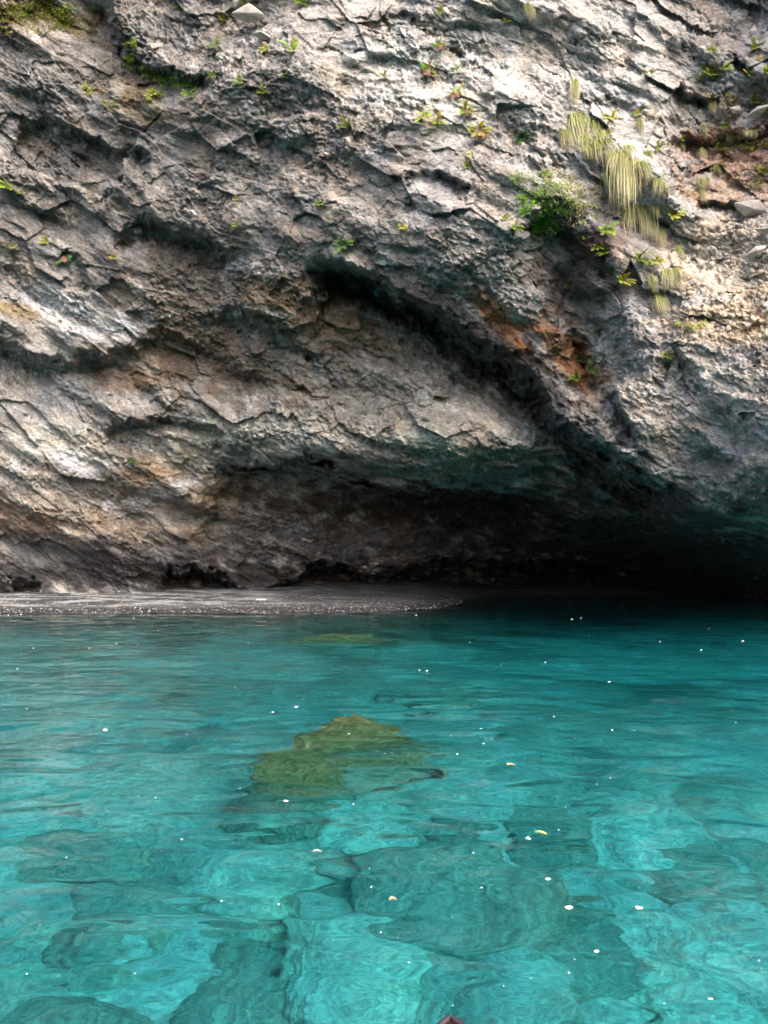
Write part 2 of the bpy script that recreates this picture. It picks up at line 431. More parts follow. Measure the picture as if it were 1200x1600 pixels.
# rock colours: minerals, rust, moss; shade under overhangs and in the cave painted dark
base = np.zeros(uu.shape + (3,), F32) + np.array((0.265, 0.245, 0.232), F32)
nA = fbm(px_ * .5, py_ * .5, t_ * .8, 4, 61); nB = fbm(px_ * 1.5, py_ * 1.5, t_ * 2.6, 4, 71)
base *= (1 + 0.35 * nA + 0.35 * nB)[..., None]
PATCH = [  # u, v, radius u, radius v, tilt deg, colour, strength
    (150, 800, 420, 90, 0, (.17, .148, .13), .6), (200, 260, 400, 260, 20, (.155, .145, .138), .8), (120, 580, 420, 170, 10, (.19, .18, .168), .6), (330, 540, 260, 110, 15, (.17, .155, .145), .5),
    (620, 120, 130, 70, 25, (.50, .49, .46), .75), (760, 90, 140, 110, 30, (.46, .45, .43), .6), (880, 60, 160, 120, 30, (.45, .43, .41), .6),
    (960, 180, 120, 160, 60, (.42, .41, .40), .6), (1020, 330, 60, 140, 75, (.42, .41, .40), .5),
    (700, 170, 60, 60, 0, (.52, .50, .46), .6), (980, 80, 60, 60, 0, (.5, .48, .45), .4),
    (90, 480, 90, 36, 25, (.46, .46, .47), .8), (180, 510, 60, 26, -10, (.44, .44, .46), .7),
    (60, 600, 90, 60, 10, (.33, .33, .34), .7), (90, 690, 90, 40, 5, (.36, .355, .32), .75), (110, 720, 50, 22, 20, (.52, .53, .60), .6),
    (250, 762, 60, 16, -15, (.58, .60, .66), .8), (175, 790, 22, 12, 0, (.62, .64, .68), .8), (270, 720, 60, 20, -5, (.42, .38, .30), .6),
    (60, 850, 110, 26, 8, (.2, .215, .23), .5),
    (90, 800, 110, 40, 5, (.22, .175, .13), .5), (240, 830, 160, 22, 3, (.22, .155, .10), .5), (220, 740, 50, 36, 0, (.22, .14, .08), .6),
    (330, 770, 60, 30, 0, (.25, .18, .11), .5), (30, 815, 60, 30, 0, (.24, .15, .10), .6),
    (520, 600, 300, 130, 15, (.155, .145, .128), .75), (640, 610, 90, 34, 25, (.25, .24, .21), .6), (560, 680, 110, 26, 12, (.28, .27, .235), .7), (680, 700, 90, 26, 22, (.28, .28, .225), .7),
    (440, 680, 80, 26, 0, (.33, .33, .30), .6), (820, 680, 90, 40, 35, (.30, .30, .26), .6), (330, 680, 80, 30, 0, (.34, .34, .27), .4),
    (480, 480, 120, 46, 25, (.165, .115, .07), .8), (330, 560, 150, 56, 20, (.125, .09, .065), .8), (300, 420, 130, 34, 25, (.15, .125, .105), .6), (180, 590, 60, 22, 0, (.20, .12, .07), .6),
    (250, 470, 90, 40, 20, (.16, .13, .10), .5),
    (20, 480, 34, 18, 10, (.22, .16, .06), .7), (600, 520, 60, 30, 20, (.22, .18, .13), .4),
    (775, 488, 62, 26, 40, (.42, .17, .065), .95), (805, 540, 30, 48, -30, (.36, .16, .07), .9), (895, 560, 70, 34, 60, (.42, .20, .09), .9),
    (860, 520, 34, 22, 50, (.33, .17, .09), .7),
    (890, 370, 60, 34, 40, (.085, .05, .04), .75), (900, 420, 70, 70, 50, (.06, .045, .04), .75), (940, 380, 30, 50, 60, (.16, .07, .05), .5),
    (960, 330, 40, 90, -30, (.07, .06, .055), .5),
    (60, 20, 110, 26, 10, (.13, .09, .03), .8), (200, 120, 60, 40, 30, (.10, .075, .05), .6), (215, 160, 60, 20, 20, (.11, .08, .03), .6),
    (175, 60, 30, 50, -20, (.11, .09, .08), .5),
    (1140, 130, 40, 40, 0, (.22, .22, .23), .5), (1160, 240, 110, 60, 5, (.40, .24, .17), .9), (1180, 150, 60, 26, 0, (.26, .18, .16), .6), (1100, 215, 34, 12, 0, (.26, .12, .09), .7),
    (1140, 420, 110, 80, 10, (.55, .46, .36), .95), (1150, 490, 110, 44, -6, (.60, .46, .31), .85), (1150, 290, 90, 34, 0, (.46, .31, .22), .85),
    (1130, 620, 120, 70, 35, (.40, .36, .31), .7), (1000, 620, 60, 60, 45, (.27, .25, .22), .4),
    (620, 840, 230, 60, 0, (.06, .05, .05), .85), (900, 830, 330, 70, 5, (.045, .042, .045), .85), (900, 920, 460, 50, 0, (.025, .025, .03), .95),  # shade inside the cave, painted as near-black rock
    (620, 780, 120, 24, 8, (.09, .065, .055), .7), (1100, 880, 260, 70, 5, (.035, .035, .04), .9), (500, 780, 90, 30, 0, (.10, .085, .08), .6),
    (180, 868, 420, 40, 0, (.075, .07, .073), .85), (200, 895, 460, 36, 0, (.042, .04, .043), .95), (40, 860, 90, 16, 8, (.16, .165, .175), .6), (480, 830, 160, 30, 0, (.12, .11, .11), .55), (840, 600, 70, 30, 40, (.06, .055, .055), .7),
    (720, 505, 220, 30, 36, (.05, .045, .045), .85), (870, 650, 90, 26, 45, (.06, .055, .055), .7), (960, 740, 140, 30, 25, (.10, .10, .095), .6),  # shadow band under the main lip, painted into the colour
    (680, 790, 330, 34, 2, (.05, .036, .032), .9), (1020, 800, 230, 50, 22, (.08, .07, .065), .75), (1120, 740, 160, 40, 28, (.16, .15, .135), .5),  # shaded cave ceiling below the second lip, painted dark
    (640, 400, 160, 40, 28, (.19, .18, .17), .5), (150, 230, 130, 60, 25, (.13, .12, .112), .6), (260, 370, 90, 26, 15, (.14, .12, .11), .5),
]
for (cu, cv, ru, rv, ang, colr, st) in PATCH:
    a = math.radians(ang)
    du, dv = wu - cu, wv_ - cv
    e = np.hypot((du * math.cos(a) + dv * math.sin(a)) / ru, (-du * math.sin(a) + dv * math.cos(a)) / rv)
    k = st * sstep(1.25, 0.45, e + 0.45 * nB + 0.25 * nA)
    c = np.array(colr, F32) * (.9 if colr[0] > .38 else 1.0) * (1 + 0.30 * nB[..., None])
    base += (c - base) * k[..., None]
base *= .86 * (0.85 + 0.3 * s_c)[..., None] * (0.88 + 0.24 * xs_c)[..., None]
stone = sstep(.55, .9, xs_c)[..., None] * scree[..., None]
base += (np.array((.55, .48, .40), F32) - base) * stone * .5
base = np.clip(base, 0.015, 0.75)
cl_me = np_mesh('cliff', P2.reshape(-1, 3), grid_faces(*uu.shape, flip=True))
set_color(cl_me, 'mineral_and_shade', base.reshape(-1, 3))
cliff = link(bpy.data.objects.new('cliff', cl_me))
cliff['kind'] = 'structure'
cl_me.materials.append(rock_material('cliff_rock', attr='mineral_and_shade', bump=0.7))

def on_cliff(u, v):
    j = int(round((u - U[0]) / STEP)); i = int(round((v - V[0]) / STEP))
    return Vector(P2[i, j]), Vector(nrm[i, j])

# ------------------------------------------------------------------ seabed and beach
def axis_samples(lo, a, b, hi, fine_, coarse):
    return np.concatenate([np.arange(lo, a, coarse), np.arange(a, b, fine_), np.arange(b, hi + coarse, coarse)])

def shore_y(x):          # where the beach leaves the water; no beach inside the cave on the right
    return 25.6 + 0.06 * (x + 10) + 9 * sstep(1.0, 6.0, x) + 1.6 * sstep(-1, 2, x)

def ground_z(X, Y):
    sy = shore_y(X) + 0.25 * fbm(X * .5, Y * 0, X * 0, 2, 3)
    d = Y - sy
    up = np.where(d > 0, 0.07 * d + 0.10 * sstep(1.8, 3.8, d), 0)
    dn = -2.9 * (1 - np.exp(np.minimum(d, 0) / 3.2)) - 1.6 * sstep(11, 19, Y) * sstep(-4, 4, X) * (d < 0) * sstep(0, -3, d) - 0.05 * np.clip(-d, 0, 30)
    far = -0.5 * np.clip(-(Y) - 1, 0, 60) - 0.35 * np.clip(np.abs(X) - 16, 0, 60)
    z = up + dn + np.where(d < 0, far, 0)
    under = sstep(0, -3, d)
    z += under * (0.42 * fbm(X * .35, Y * .35, X * 0, 3, 5) + 0.10 * fbm(X * 1.6, Y * 1.6, X * 0, 3, 6))
    f1, e, c = voronoi(X * .55, Y * .55, X * 0, 77)
    z += under * 0.6 * np.maximum(0, .5 - f1) ** 1.5 * (1 + fbm(X * .3, Y * .3, X * 0, 2, 55))
    f1, e, c = voronoi(X * 1.7, Y * 1.7, X * 0, 79)
    z += under * 0.16 * np.maximum(0, .55 - f1)
    above = sstep(0, .6, d)
    z += above * (0.05 * fbm(X * .8, Y * 1.6, X * 0, 3, 8) + 0.03 * fbm(X * 6, Y * 9, X * 0, 2, 9))
    return z
GX = axis_samples(-80, -17, 22, 80, 0.09, 4.0)
GY = axis_samples(-60, 0, 45, 60, 0.09, 4.0)
gx, gy = np.meshgrid(GX, GY)
gz = ground_z(gx, gy)
sb_me = np_mesh('seabed', np.stack([gx, gy, gz], -1).reshape(-1, 3), grid_faces(*gx.shape, flip=True))
kN = fbm(gx * .45, gy * .45, gx * 0, 4, 101); kM = fbm(gx * 2.2, gy * 2.2, gx * 0, 3, 103)
f1, e, cc = voronoi(gx * 1.7, gy * 1.7, gx * 0, 79)
rockc = np.array((0.14, 0.145, 0.12)); sand = np.array((0.262, 0.258, 0.225))
k = np.clip(sstep(-.15, .5, kN) * .65 + .25 * kM + .25 * (cc - .5), 0, 1)[..., None]
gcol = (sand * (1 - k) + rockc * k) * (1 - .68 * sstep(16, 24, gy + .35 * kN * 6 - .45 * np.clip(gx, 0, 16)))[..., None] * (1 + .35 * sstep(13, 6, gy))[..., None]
d = gy - shore_y(gx)
beach = sstep(-1.2, -.2, d)[..., None]
bn = fbm(gx * .5, gy * 2.2, gx * 0, 4, 111)
bc = np.array((0.040, 0.039, 0.041)) + np.array((0.15, 0.165, 0.17)) * (sstep(-.25, .4, bn) * sstep(1.0, 2.2, d) * (.25 + .75 * sstep(0, -8, gx)))[..., None]
wet = sstep(1.6, .8, d)[..., None]
bc = bc * (1 - .55 * wet)
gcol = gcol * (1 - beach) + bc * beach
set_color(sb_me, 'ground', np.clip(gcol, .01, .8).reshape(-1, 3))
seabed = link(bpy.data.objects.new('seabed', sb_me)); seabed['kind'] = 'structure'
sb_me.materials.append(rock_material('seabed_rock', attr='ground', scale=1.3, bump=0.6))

# ------------------------------------------------------------------ water
WX = axis_samples(-78, -16, 20, 78, 0.045, 3.0)
WY = np.concatenate([np.arange(-58, 1.6, 1.2), np.arange(1.6, 9, 0.035), np.arange(9, 20, .06), np.arange(20, 46, .11), np.arange(46, 59, 3)])
wx, wy = np.meshgrid(WX, WY)
def waves(x, y):
    z0 = np.zeros_like(x)
    h = 0.030 * fbm(x * .30 + .12 * y, y * .7, z0, 2, 201)
    h += 0.020 * fbm(x * .9, y * 1.7 + .2 * x, z0, 2, 207)
    h += 0.0060 * fbm(x * 2.6, y * 4.6, z0, 2, 213)
    return h
wz = waves(wx, wy)
n, m_ = wx.shape
top = np.stack([wx, wy, wz], -1).reshape(-1, 3)
bm_v = [(-78, -58, -60), (WX[-1], -58, -60), (WX[-1], WY[-1], -60), (-78, WY[-1], -60)]
wme = np_mesh('water', top, grid_faces(n, m_, flip=True))
bmw = bmesh.new(); bmw.from_mesh(wme); bmw.verts.ensure_lookup_table(); wverts = list(bmw.verts)
bt = [bmw.verts.new((p[0], WY[0] if p[1] < 0 else WY[-1], p[2])) for p in bm_v]
idx = np.arange(n * m_).reshape(n, m_)
sides = [(list(idx[0, :]), bt[0], bt[1]), (list(idx[:, -1]), bt[1], bt[2]), (list(idx[-1, ::-1]), bt[2], bt[3]), (list(idx[::-1, 0]), bt[3], bt[0])]
for ring, b0, b1 in sides:
    f = bmw.faces.new([b0, b1] + [wverts[i] for i in reversed(ring)])
bmw.faces.new(bt[::-1])
bmesh.ops.recalc_face_normals(bmw, faces=bmw.faces)
bmw.to_mesh(wme); bmw.free()
water = link(bpy.data.objects.new('water', wme)); water['kind'] = 'structure'
m, nt, out = new_mat('sea_water')
tc = N(nt, 'ShaderNodeTexCoord')
mp = N(nt, 'ShaderNodeMapping'); mp.inputs['Scale'].default_value = (0.55, 1.0, 1.0)
nt.links.new(tc.outputs['Object'], mp.inputs['Vector'])
na = N(nt, 'ShaderNodeTexNoise', Scale=5.0, Detail=3.0, Roughness=0.5)
nt.links.new(mp.outputs[0], na.inputs['Vector'])
b = N(nt, 'ShaderNodeBump', Strength=0.12, Distance=0.02)
nt.links.new(na.outputs[0], b.inputs['Height'])
g = N(nt, 'ShaderNodeBsdfGlass', Roughness=0.035, IOR=1.333)
nt.links.new(b.outputs[0], g.inputs['Normal'])
nt.links.new(g.outputs[0], out.inputs['Surface'])
va = N(nt, 'ShaderNodeVolumeAbsorption', Density=0.34)
va.inputs['Color'].default_value = (0.24, 0.87, 0.915, 1)
nt.links.new(va.outputs[0], out.inputs['Volume'])
wme.materials.append(m)

# ------------------------------------------------------------------ plants, stones and small things
M_fern = simple_mat('fern_leaf', (0.17, 0.26, 0.035), var=0.3, rough=0.6, attr='tint', bump=0, trans=0.5)
M_dead = simple_mat('dead_frond', (0.16, 0.085, 0.06), var=0.3, rough=0.8, bump=0)
M_grass = simple_mat('hanging_grass', (0.3, 0.3, 0.15), var=0.15, rough=0.8, attr='tint', bump=0, trans=0.3)
M_stone = rock_material('scree_stone', base=(0.33, 0.285, 0.24), scale=3.0, bump=0.6)
M_bould = rock_material('grey_boulder', base=(0.36, 0.34, 0.31), scale=2.0, bump=0.5)
M_sub = rock_material('submerged_rock', base=(0.19, 0.195, 0.16), scale=1.6, bump=0.6)
M_subdark = rock_material('dark_submerged_rock', base=(0.06, 0.065, 0.07), scale=1.6, bump=0.6)
M_subpale = rock_material('submerged_pale_rock', base=(0.33, 0.33, 0.28), scale=1.6, bump=0.6)
M_olive = rock_material('weedy_rock', base=(0.20, 0.17, 0.07), scale=1.8, bump=0.8)
_nt = M_olive.node_tree                      # weed only near the top, bare pale rock lower down
_tc = _nt.nodes.new('ShaderNodeTexCoord'); _sx = _nt.nodes.new('ShaderNodeSeparateXYZ')
_nt.links.new(_tc.outputs['Object'], _sx.inputs[0])
_r = ramp(_nt, [(0.30, (0.26, 0.26, 0.21)), (0.55, (0.31, 0.20, 0.085)), (0.95, (0.42, 0.25, 0.10))])
_nt.links.new(_sx.outputs['Z'], _r.inputs[0])
_first = [n for n in _nt.nodes if n.bl_idname == 'ShaderNodeMix' and n.blend_type == 'MIX'][0]
_nt.links.new(_r.outputs[0], _first.inputs[6])
M_foam = simple_mat('foam', (0.8, 0.8, 0.77), var=0.1, bump=0)
M_wood = simple_mat('bleached_wood', (0.55, 0.53, 0.49), var=0.2, scale=30)

class MB:
    def __init__(self): self.v = []; self.f = []; self.c = []
    def face(self, pts, col=None):
        i = len(self.v)
        self.v += [tuple(p) for p in pts]; self.f.append(tuple(range(i, i + len(pts))))
        self.c += [col or (1, 1, 1)] * len(pts)
    def strip(self, pts, widths, side, cols):
        for k in range(len(pts) - 1):
            a, b, wa, wb = pts[k], pts[k + 1], side * widths[k], side * widths[k + 1]
            i = len(self.v)
            self.v += [tuple(a - wa), tuple(a + wa), tuple(b + wb), tuple(b - wb)]
            self.f.append((i, i + 1, i + 2, i + 3)); self.c += [cols[k]] * 2 + [cols[k + 1]] * 2
    def mesh(self, name, mat, smooth=False):
        me = bpy.data.meshes.new(name)
        me.from_pydata(self.v, [], self.f); me.update()
        a = me.color_attributes.new('tint', 'FLOAT_COLOR', 'POINT')
        a.data.foreach_set('color', np.array([(*c, 1) for c in self.c], F32).ravel())
        if smooth: me.polygons.foreach_set('use_smooth', [True] * len(me.polygons))
        me.materials.append(mat)
        return me

def fern_mesh(seed, n=9, L=0.34, col=(0.20, 0.28, 0.03), droop=0.5, name='fern'):
    r = random.Random(seed); mb = MB()
    n = int(n * 1.5)
    for k in range(n):
        a = math.tau * k / n + r.uniform(-.3, .3)
        up = 0.35 + 0.5 * r.random()
        dirv = Vector((math.cos(a), -0.55 - .3 * r.random(), 0.55 * math.sin(a) + up * .4)).normalized()
        ll = L * r.uniform(.4, 1.1); pts = []
        p = Vector((0, 0, 0)); d = dirv.copy()
        for q in range(8):
            pts.append(p.copy()); p = p + d * ll / 7
            d = (d + Vector((0, -0.03, -droop * .28))).normalized()
        c0 = [x * r.uniform(.7, 1.35) for x in col]
        side = d.cross(Vector((0, -1, 0.2))).normalized()
        mb.strip(pts, [.006] * 8, side, [c0] * 8)
        for q in range(1, 8):
            w = .17 * ll * math.sin(math.pi * (q + .6) / 9) + .01
            t = (pts[q] - pts[q - 1]).normalized()
            for sgn in (-1, 1):
                s_v = side * sgn
                tip = pts[q] + s_v * w + t * w * .45 + Vector((0, 0, -.15 * w))
                bw = t * ll * .055
                c = [x * r.uniform(.8, 1.25) for x in c0]
                mb.face([pts[q] - bw, pts[q] + bw, pts[q] + s_v * w * .6 + bw * 1.6 + t * w * .3, tip, pts[q] + s_v * w * .6 - bw * .4 + t * w * .2], c)
    return mb.mesh(name, M_fern)

def dead_mesh(seed, n=9, L=0.26):
    r = random.Random(seed); mb = MB()
    for k in range(n * 2):
        p = Vector((r.uniform(-.11, .11), -.05 - r.random() * .05, r.uniform(-.05, .02))); pts = []
        d = Vector((r.uniform(-.35, .35), -.25, -.8)).normalized()
        for q in range(4):
            pts.append(p.copy()); p = p + d * L * r.uniform(.18, .3)
        mb.strip(pts, [.012, .022, .018, .004], Vector((1, .2, 0)), [(1, 1, 1)] * 4)
    return mb.mesh('dead_foliage', M_dead)

def grass_mesh(seed, n=160):
    """a tuft 1 m long and 0.5 m wide, hanging from its root in several pointed wisps"""
    r = random.Random(seed); mb = MB()
    wisps = [(r.uniform(-.19, .19), r.uniform(.35, 1.0), r.uniform(0, 1)) for _ in range(7)]
    wisps[0] = (r.uniform(-.08, .08), 1.0, .5)
    for k in range(n):
        wx0, wl, wg = r.choice(wisps)
        x0 = wx0 + r.gauss(0, .05); L = wl * r.uniform(.3, 1.0)
        y0 = r.uniform(-.12, 0)
        p = Vector((x0 * .55, y0 * .4, r.uniform(-.10, .04)))
        d = Vector((x0 * 1.4 + r.uniform(-.5, .5), -r.uniform(.3, 1.2), r.uniform(-.2, .7))).normalized()
        pts, cols = [], []
        green, br = min(1, max(0, wg + r.uniform(-.4, .4))), r.uniform(.4, 1.25)
        for q in range(8):
            t = q / 7
            pts.append(p.copy())
            cg = (0.22 + .10 * green, 0.33, 0.07); cs = (0.48, 0.42, 0.27)
            f = min(1, max(0, t * 1.9 - .9 * green))
            cols.append([(a * (1 - f) + b * f) * br for a, b in zip(cg, cs)])
            p = p + d * (L / 7 if q > 0 else L / 10)
            pull = (wx0 - p.x) * 1.2 * t
            d = (d * .5 + Vector((pull + r.uniform(-.10, .10), .02, -1)) * .5).normalized()
        w = r.uniform(.004, .008)
        mb.strip(pts, [w, w, w, w * .9, w * .8, w * .6, w * .4, w * .1], Vector((1, r.uniform(-.8, .8), 0)).normalized(), cols)
    return mb.mesh('hanging_grass', M_grass)

def stone_mesh(seed, n=16, flat=(1, .8, .7), bevel=0.06, mat=None, name='stone', sub=0, rough=0.0):
    r = random.Random(seed)
    bm = bmesh.new()
    for k in range(n):
        v = Vector((r.gauss(0, 1), r.gauss(0, 1), r.gauss(0, 1))).normalized() * r.uniform(.85, 1.0)
        bm.verts.new((v.x * .5 * flat[0], v.y * .5 * flat[1], v.z * .5 * flat[2]))
    res = bmesh.ops.convex_hull(bm, input=bm.verts[:])
    for v in [v for v in bm.verts if not v.link_faces]: bm.verts.remove(v)
    bmesh.ops.dissolve_limit(bm, angle_limit=math.radians(14), verts=bm.verts[:], edges=bm.edges[:])
    bmesh.ops.bevel(bm, geom=bm.edges[:], offset=bevel, segments=2, profile=.6, affect='EDGES')
    bmesh.ops.triangulate(bm, faces=bm.faces[:])
    if sub:
        for _ in range(sub):
            bmesh.ops.subdivide_edges(bm, edges=bm.edges[:], cuts=1, use_grid_fill=True, smooth=.15 if rough else 0)
        if rough:
            co = np.array([v.co[:] for v in bm.verts]) 
            dd = rough * fbm(co[:, 0] * 3 + seed, co[:, 1] * 3, co[:, 2] * 3, 4, 17)
            bm.normal_update()
            for v, q in zip(bm.verts, dd): v.co += v.normal * float(q)
    me = bpy.data.meshes.new(name); bm.to_mesh(me); bm.free()
    me.polygons.foreach_set('use_smooth', [True] * len(me.polygons))
    if mat: me.materials.append(mat)
    return me

FERN_A = [fern_mesh(i, n=11 + i % 3, L=.30) for i in range(4)]
FERN_Y = [fern_mesh(10 + i, n=10 + i % 3, L=.27, col=(0.32, 0.36, 0.05)) for i in range(3)]
FERN_D = [fern_mesh(20 + i, n=10, L=.34, col=(0.10, 0.17, 0.05), droop=.9) for i in range(2)]
DEAD = [dead_mesh(i) for i in range(3)]
rr = random.Random(11)
# (u, v, scale, kind, label)
FERNS = [
    (12, 292, 1.1, 'A', 'bright green fern at the left edge of the cliff above the pale ribbed rock'),
    (36, 302, .5, 'Y', 'very small yellowish fern just right of the fern at the left edge'),
    (75, 379, .9, 'Y', 'yellow-green fern above the rounded scoop in the left wall'),
    (22, 387, .6, 'Y', 'tiny yellow fern close to the left edge below the pale ribbed rock'),
    (103, 402, 1.2, 'D', 'drooping dark green fern with pinkish dead fronds on the rounded scoop'),
    (179, 404, .6, 'Y', 'tiny pale fern under the left end of the arched hollow'),
    (135, 141, .9, 'Y', 'yellowish fern clump left of the mossy ledge near the upper left'),
    (237, 149, 1.0, 'Y', 'pale yellow-green fern hanging below the mossy row near the upper left'),
    (297, 152, .8, 'A', 'small green fern under the right end of the mossy row'),
    (332, 122, .7, 'A', 'small fern right beside the end of the mossy row'),
    (375, 130, .9, 'A', 'narrow green fern with trailing roots on the upper wall'),
    (412, 148, .7, 'A', 'small green fern lower right of the narrow trailing one'),
    (445, 121, .6, 'A', 'tiny fern on dark grey rock below the tall green tuft'),
    (457, 78, 1.3, 'A', 'tall bright green fern tuft on the upper wall left of the white rock'),
    (415, 78, .8, 'Y', 'flat yellow fern left of the tall bright green tuft'),
    (340, 75, 1.0, 'A', 'yellow-green fern on the pale wall below the round grey block'),
    (348, 35, .8, 'Y', 'pale yellow fern left of the round grey block'),
    (281, 12, .8, 'A', 'small green fern near the top edge left of the round grey block'),
    (383, 8, .7, 'A', 'small green fern behind the round grey block at the top edge'),
    (472, 6, .8, 'A', 'reddish green fern cut by the top edge'),
    (541, 200, 1.0, 'A', 'lone bright fern on dark grey rock in the middle of the upper wall'),
    (600, 120, .5, 'A', 'tiny fern on the brightest white rock'),
    (668, 115, 1.3, 'A', 'broad bright green fern with dead brown fronds right of the white rock'),
    (688, 77, 1.0, 'A', 'fern with brown dead fronds above the broad bright green one'),
    (690, 22, .8, 'Y', 'yellow fern near the top edge above the white rock'),
    (716, 147, 1.1, 'Y', 'yellow-green fern topping a column of brown dead fronds'),
    (727, 176, 1.0, 'A', 'green fern in the lower half of the column of brown dead fronds'),
    (716, 108, .7, 'A', 'brownish small fern right of the broad bright green one'),
    (662, 184, 1.2, 'Y', 'left one of the two bright yellow ferns below the white rock'),
    (683, 194, 1.1, 'Y', 'right one of the two bright yellow ferns below the white rock'),
    (749, 207, 1.4, 'Y', 'wide yellow-green fern over dark dead fronds'),
    (731, 246, .7, 'Y', 'upper of two small yellow ferns above the shadowed notch'),
    (728, 261, .8, 'Y', 'lower of two small yellow ferns above the shadowed notch'),
    (790, 36, .7, 'Y', 'small yellow fern near the top edge left of the straw tuft'),
    (498, 321, .8, 'Y', 'dull yellow fern above the upper end of the great dark overhang'),
    (367, 314, .5, 'Y', 'tiny yellow fern on the middle of the left wall'),
    (370, 352, .6, 'A', 'tiny green fern right of the arched hollow'),
    (535, 386, 1.3, 'D', 'large dark green fern on the lip where the great overhang begins'),
    (552, 378, .5, 'Y', 'tiny yellow fern beside the large dark green one on the overhang lip'),
    (628, 355, .6, 'Y', 'small yellow fern on grey rock above the great overhang'),
    (788, 341, .7, 'Y', 'small yellow fern left of the bright green herb patch'),
    (806, 357, .8, 'A', 'small bright fern under the left end of the herb patch'),
    (813, 218, 1.0, 'D', 'dark green fern on the sunlit grey wall left of the long grass'),
    (955, 186, 1.0, 'Y', 'orange and green fern right of the top of the long grass'),
    (946, 211, .7, 'Y', 'small reddish fern below the orange and green one'),
    (1010, 121, .8, 'Y', 'small yellow fern on the brightest sunlit rock'),
    (995, 182, .7, 'Y', 'pale fern on sunlit rock right of the orange one'),
    (1028, 231, .7, 'A', 'small green fern between the long grass and the gully'),
    (1060, 221, .6, 'A', 'small green fern left of the hanging tufts beside the gully'),
    (1034, 298, .7, 'A', 'small green fern beside an isolated grass tuft'),
    (1048, 338, 1.0, 'Y', 'yellow-green fern on grey rock left of the big boulder'),
    (1111, 82, .7, 'A', 'small fern near the top right of the cliff'),
    (1108, 122, 1.3, 'Y', 'sprawling yellow-green fern over a dark hole at the top right'),
    (1130, 108, .8, 'Y', 'pale fern at the right of the sprawling one over the dark hole'),
    (1179, 77, .9, 'A', 'green fern below the pale upright slab at the top right'),
    (1168, 119, 1.7, 'Y', 'largest spreading yellow fern above the gully ledge'),
    (1194, 116, 1.1, 'Y', 'yellow fern at the right edge above the gully ledge'),
    (1174, 162, .9, 'A', 'green fern on the reddish soil above the gully ledge'),
    (1128, 198, .8, 'Y', 'yellow fern on the left end of the gully ledge'),
    (1148, 212, 1.0, 'A', 'bright fern under the gully ledge between two grey tufts'),
    (1166, 232, 1.0, 'Y', 'scrubby fern on the reddish soil below the gully ledge'),
    (1118, 236, .9, 'Y', 'scrubby pale fern on the left of the reddish soil'),
    (1123, 268, .9, 'A', 'round bright fern on the orange soil above the big boulder'),
    (1190, 268, .8, 'Y', 'yellowish fern at the right edge above the big boulder'),
    (945, 362, 1.2, 'A', 'bright green trailing fern in the rusty recess'),
    (912, 374, .6, 'A', 'tiny fern on the dark rusty rock'),
    (932, 388, .8, 'Y', 'small yellow fern in the rusty recess'),
    (945, 396, .8, 'A', 'small green fern just below the yellow one in the rusty recess'),
    (998, 406, 1.3, 'A', 'bright green fern at the edge below the hanging grass'),
    (1024, 408, .8, 'Y', 'pale small fern right of the bright one below the hanging grass'),
    (970, 441, 1.2, 'Y', 'round lime-yellow fern on the dark rock'),
    (951, 428, .6, 'A', 'tiny green fern above the round lime-yellow one'),
    (888, 447, .9, 'D', 'dull green fern on the grey wall left of the dark recess'),
    (935, 521, .8, 'D', 'dull green fern on the pale band above the rust-coloured streak'),
    (925, 575, 1.7, 'D', 'large drooping fern standing in the dark cleft beside the rust streak'),
    (906, 561, .8, 'D', 'small fern on the rust streak left of the large drooping one'),
    (898, 591, .8, 'A', 'small green fern at the foot of the rust streak'),
    (1036, 555, .8, 'Y', 'pale yellow fern on the sunlit rib below the scree'),
    (1057, 552, .8, 'Y', 'orange-yellow fern under the dark stone below the scree'),
    (210, 718, .9, 'D', 'small dull fern on the brown rock low on the left wall'),
]
BROWN = {'drooping', 'dead', 'brown'}
for (u, v, sc_, kind, label) in FERNS:
    p, nn = on_cliff(u, v)
    me = rr.choice({'A': FERN_A, 'Y': FERN_Y, 'D': FERN_D}[kind])
    o = link(bpy.data.objects.new('fern', me))
    o.location = p + Vector((0, -.06, 0)); o.scale = (sc_ * 1.1,) * 3
    o.rotation_euler = (rr.uniform(-.2, .2), rr.uniform(-.5, .5), rr.uniform(-.4, .4))
    tag(o, label, 'fern', 'ferns rooted on the cliff')
    if 'dead' in label:
        c = link(bpy.data.objects.new('dead_foliage', rr.choice(DEAD))); c.parent = o
        c['label'] = 'dry brown fronds hanging below the green ones'

